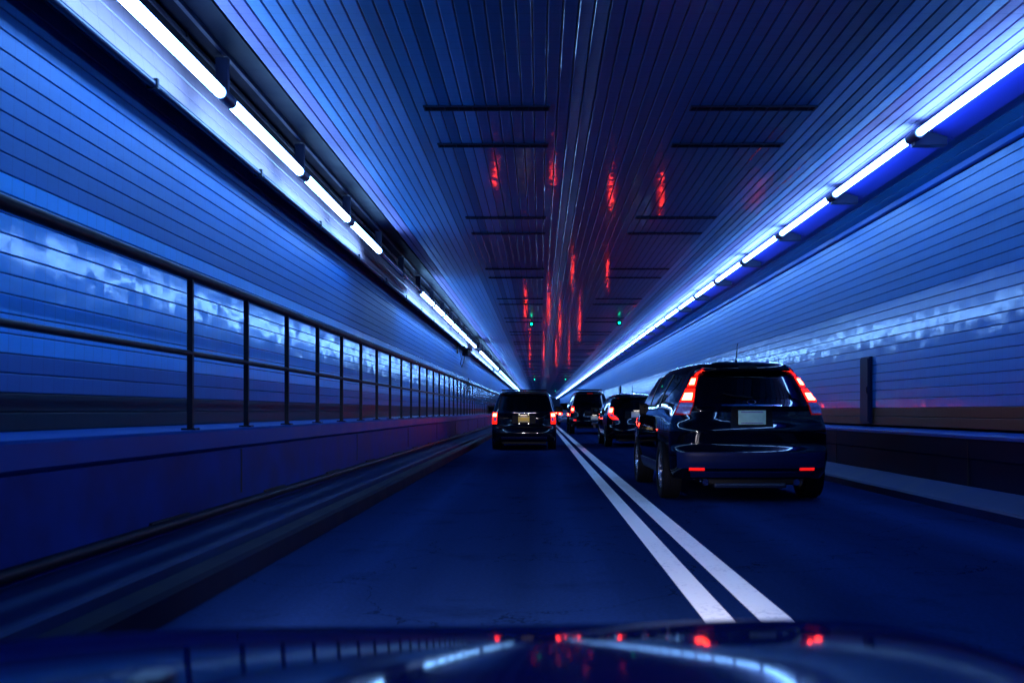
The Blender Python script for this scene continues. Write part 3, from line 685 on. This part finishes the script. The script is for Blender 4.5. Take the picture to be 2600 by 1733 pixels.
# ---- hatchback behind the near SUV
def hatch():
    o = empty('hatchback', (2.80, 28.6, 0), R(.6)); tag(o, 'black hatchback in the right lane, left half showing beside the near SUV', 'hatchback')
    L_ = 4.1
    c = Car(yr=[(.24, .10), (.34, .02), (.48, .0), (.60, .02), (.63, .05), (.8, .06), (.98, .08), (1.08, .12), (1.42, .36), (1.46, .32), (1.50, .38), (1.545, .62), (1.575, 1.0)],
            yf=[(.24, L_-.15), (.5, L_), (.7, L_-.05), (.9, L_-.5), (1.0, L_-.9), (1.45, L_-1.6), (1.53, L_-1.9), (1.575, L_-2.3)],
            wd=[(.24, .80), (.34, .86), (.5, .885), (.8, .89), (.95, .88), (1.1, .83), (1.3, .765), (1.44, .70), (1.52, .60), (1.575, .38)],
            D=.36, n=3.4, tr=[(.3, .05), (.9, .08), (1.2, .14), (1.5, .22)], ty=1.4)
    wy = (.62, 3.2); r = .32
    c.body('black_paint', wy, r, o, 48)
    c.rpatch('rear_window', 'car_glass', o, 1.09, 1.42, lerp([(1.08, -.66), (1.13, -.78), (1.45, -.80)]), lerp([(1.08, .66), (1.13, .78), (1.45, .80)]), .004)
    c.rpatch('rear_spoiler', 'black_paint', o, 1.435, 1.475, -.82, .82, .04, 4, 20)
    c.rpatch('plate_recess', 'black_plastic', o, .83, 1.04, -.40, .40, .001, 4, 10)
    c.rpatch('bumper_insert', 'black_plastic', o, .28, .38, -.72, .72, .008, 3, 20)
    for sg in (-1, 1):
        a0 = lerp([(.80, .60), (.86, .66), (.95, .80), (1.15, .84)]); a1 = lerp([(.80, .80), (.86, .90), (.95, .965), (1.15, .955)])
        tl = c.rpatch('tail_light', 'red_lens', o, .80, 1.14, lambda z: sg*a0(z), lambda z: sg*a1(z), .012, 14, 8)
        c.rpatch('brake_core', 'brake_core', tl, 1.0, 1.11, sg*.85, sg*.945, .020, 5, 5)
        c.rpatch('reversing_lens', 'clear_lens', tl, .88, .955, lambda z: sg*(a0(z)+.02), lambda z: sg*(a1(z)-.05), .018, 5, 5)
        gl = c.spatch('side_window', 'car_glass', o, 1.04, 1.42, lerp([(1.04, 1.0), (1.2, .7), (1.42, .85)]), lerp([(1.04, 2.9), (1.42, 2.35)]), sg)
        c.spatch('window_pillar', 'black_plastic', gl, 1.04, 1.42, 1.75, 1.83, sg, .01, ny=3)
        mirror(o, .87, 2.85, 1.0, sg, 1.0)
    MB().tube((-.03, .95, 1.56), (-.03, .82, 1.80), .010, 6, .006).build('antenna', 'black_plastic', o)
    MB().box(-.55, .55, .12, .7, .17, .25, .02).build('underbody', 'black_plastic', o)
    plate(c, o, .94, 'plate_white', .31, .165)
    wheels(o, wy, .78, r, .21)
hatch()

# ---- tall SUV further on
def suv_far():
    o = empty('suv', (2.27, 44.6, 0), R(.5)); tag(o, 'tall black SUV with roof rack farther ahead in the right lane', 'suv')
    L_ = 4.7
    c = Car(yr=[(.36, .10), (.46, .02), (.6, .0), (.70, .02), (.72, .06), (1.0, .07), (1.18, .09), (1.25, .14), (1.78, .32), (1.82, .27), (1.87, .32), (1.92, .5), (1.95, .8)],
            yf=[(.36, L_-.1), (.6, L_), (.95, L_-.05), (1.1, L_-.5), (1.2, L_-1.1), (1.78, L_-1.8), (1.9, L_-2.1), (1.95, L_-2.5)],
            wd=[(.36, .84), (.46, .89), (.6, .91), (1.0, .91), (1.2, .89), (1.5, .81), (1.75, .73), (1.88, .64), (1.95, .45)],
            D=.30, n=4.4, tr=[(.3, .03), (1.2, .06), (1.8, .16)], ty=1.4)
    wy = (.85, 3.55); r = .39
    c.body('black_paint', wy, r, o, 40)
    c.rpatch('rear_window', 'car_glass', o, 1.22, 1.76, -.80, .80, .004)
    c.rpatch('rear_spoiler', 'black_paint', o, 1.80, 1.85, -.8, .8, .04, 4, 16)
    c.rpatch('high_brake_light', 'red_lens_dim', o, 1.815, 1.835, -.2, .2, .046, 2, 6)
    c.rpatch('plate_recess', 'black_plastic', o, .82, 1.04, -.3, .5, .001, 4, 10)
    for sg in (-1, 1):
        tl = c.rpatch('tail_light', 'red_lens', o, .98, 1.24, sg*.83, sg*.96, .012, 10, 6)
        c.rpatch('brake_core', 'brake_core', tl, 1.06, 1.17, sg*.85, sg*.94, .02, 4, 4)
        c.rpatch('bumper_reflector', 'reflector_red_glow', o, .60, .67, sg*.70, sg*.84, .012, 4, 6)  # reflector drawn with its own glow
        gl = c.spatch('side_window', 'car_glass', o, 1.22, 1.76, .6, lerp([(1.2, 3.4), (1.8, 2.7)]), sg)
        for yy in (1.4, 2.3): c.spatch('window_pillar', 'black_plastic', gl, 1.22, 1.76, yy, yy+.09, sg, .01, ny=3)
        mirror(o, .88, 3.3, 1.18, sg, 1.5)
        MB().tube((sg*.55, .7, 2.0), (sg*.55, 2.6, 2.0), .022, 8).build('roof_rail', 'black_plastic', o)
    for yy in (.9, 2.2): MB().tube((-.6, yy, 2.02), (.6, yy, 2.02), .02, 8).build('rack_bar', 'black_plastic', o)
    MB().box(.05, .35, -.06, .10, .42, .54, .02).build('tow_hitch', 'chrome', o)
    MB().tube((.2, -.04, .36), (.2, .06, .36), .075, 16).build('hitch_cover', 'chrome', o, 40)
    MB().box(-.6, .6, .2, .9, .27, .36, .02).build('underbody', 'black_plastic', o)
    plate(c, o, .74, 'plate_cream', .32, .17, x=.19)
    wheels(o, wy, .79, r, .25)
suv_far()

# ---- two distant sedans
def sedan(x, y, paint, label, lit=True):
    o = empty('sedan', (x, y, 0)); tag(o, label, 'sedan')
    L_ = 4.6
    c = Car(yr=[(.22, .10), (.34, .01), (.5, .0), (.66, .03), (.9, .05), (1.0, .12), (1.03, .55), (1.08, .72), (1.32, 1.25), (1.40, 1.5), (1.45, 2.0)],
            yf=[(.22, L_-.1), (.5, L_), (.75, L_-.1), (.95, L_-1.2), (1.05, L_-1.4), (1.38, L_-2.0), (1.45, L_-2.3)],
            wd=[(.22, .84), (.5, .89), (.85, .89), (.98, .85), (1.05, .78), (1.3, .66), (1.40, .58), (1.45, .42)], D=.3, n=4, tr=[(.3, .03), (1.0, .06), (1.4, .1)], ty=1.5)
    wy = (1.0, 3.6); r = .32
    c.body(paint, wy, r, o, 34)
    c.rpatch('rear_window', 'car_glass', o, 1.09, 1.33, -.84, .84, .006, 6, 12)
    c.rpatch('bumper_strip', 'chrome', o, .58, .62, -.7, .7, .01, 3, 12)
    for sg in (-1, 1):
        tl = c.rpatch('tail_light', 'red_lens', o, .74, .92, sg*.66, sg*.96, .012, 6, 6)
        c.rpatch('brake_core', 'brake_core', tl, .77, .89, sg*.76, sg*.93, .02, 4, 4)
        c.spatch('side_window', 'car_glass', o, 1.05, 1.33, lerp([(1.05, 1.15), (1.33, 1.55)]), lerp([(1.05, 3.1), (1.33, 2.6)]), sg)
        mirror(o, .84, 3.1, .98, sg)
    plate(c, o, .78, 'plate_white', .3, .15)
    wheels(o, wy, .78, r, .2)
sedan(2.25, 74, 'silver_paint', 'silver sedan glimpsed between the minivan and the tall SUV')
sedan(-.15, 62, 'black_paint', 'dark sedan ahead of the minivan, only its right edge showing')
sedan(2.6, 112, 'black_paint', 'distant dark sedan in the right lane beyond the silver one')
sedan(-.3, 104, 'navy_paint', 'most distant dark sedan of the left lane')

# ------------------------------------------------------------------ bonnet of the camera car
def bonnet():
    o = empty('car_bonnet', (-.2, .7, 0)); tag(o, 'dark blue bonnet of the camera car across the bottom', 'car')
    nx, ny = 72, 40; v = []
    def zf(x, y):       # x from car centre, y from windscreen
        z = .776-.035*y-.13*max(0, y-.35)**2-.45*max(0, y-.85)**2
        z -= .05*(abs(x)/.85)**3+.35*max(0, abs(x)-.72)**1.5
        # raised middle panel with soft shoulders
        s_ = 1/(1+math.exp(-(.86-x)/.04))*1/(1+math.exp(-(x-.42-.12*y)/.13))
        z += .045*s_
        return z
    for j in range(ny+1):
        for i in range(nx+1):
            x = -1.0+2.0*i/nx; y = 1.25*j/ny; v.append((x, y, zf(x, y)))
    n = nx+1
    f = [(j*n+i, j*n+i+1, (j+1)*n+i+1, (j+1)*n+i) for j in range(ny) for i in range(nx)]
    b_ = MB().add(v, f)
    # nose skirt
    v2 = []; 
    for i in range(nx+1):
        x = -1.0+2.0*i/nx; v2 += [(x, 1.25, zf(x, 1.25)), (x, 1.31, zf(x, 1.25)-.10), (x, 1.31, .30)]
    b_.add(v2, [(i*3+k, i*3+k+1, (i+1)*3+k+1, (i+1)*3+k) for i in range(nx) for k in range(2)])
    b_.build('bonnet_panel', 'bonnet_paint', o, 60)
    for x in (-.205,):
        z = zf(x, .34); q = MB(); q.box(x-.020, x+.020, .31, .36, z-.01, z+.014, .007); q.tube((x, .31, z+.006), (x, .302, z+.006), .006, 8); q.build('washer_nozzle', 'conduit_paint', o, 50)
    # headlights of the camera car (below the nose)
    for x in (-.62, .62):
        ld = bpy.data.lights.new('headlight_beam', 'SPOT'); ld.energy = HEAD_W; ld.color = (.95, .86, 1.0); ld.spot_size = R(42); ld.spot_blend = 1.0; ld.shadow_soft_size = .05
        lo = bpy.data.objects.new('headlight_beam', ld); col.objects.link(lo); lo.parent = o; lo.location = (x, 1.36, .60); lo.rotation_euler = (R(79), 0, 0)
HEAD_W = 1700.0
bonnet()
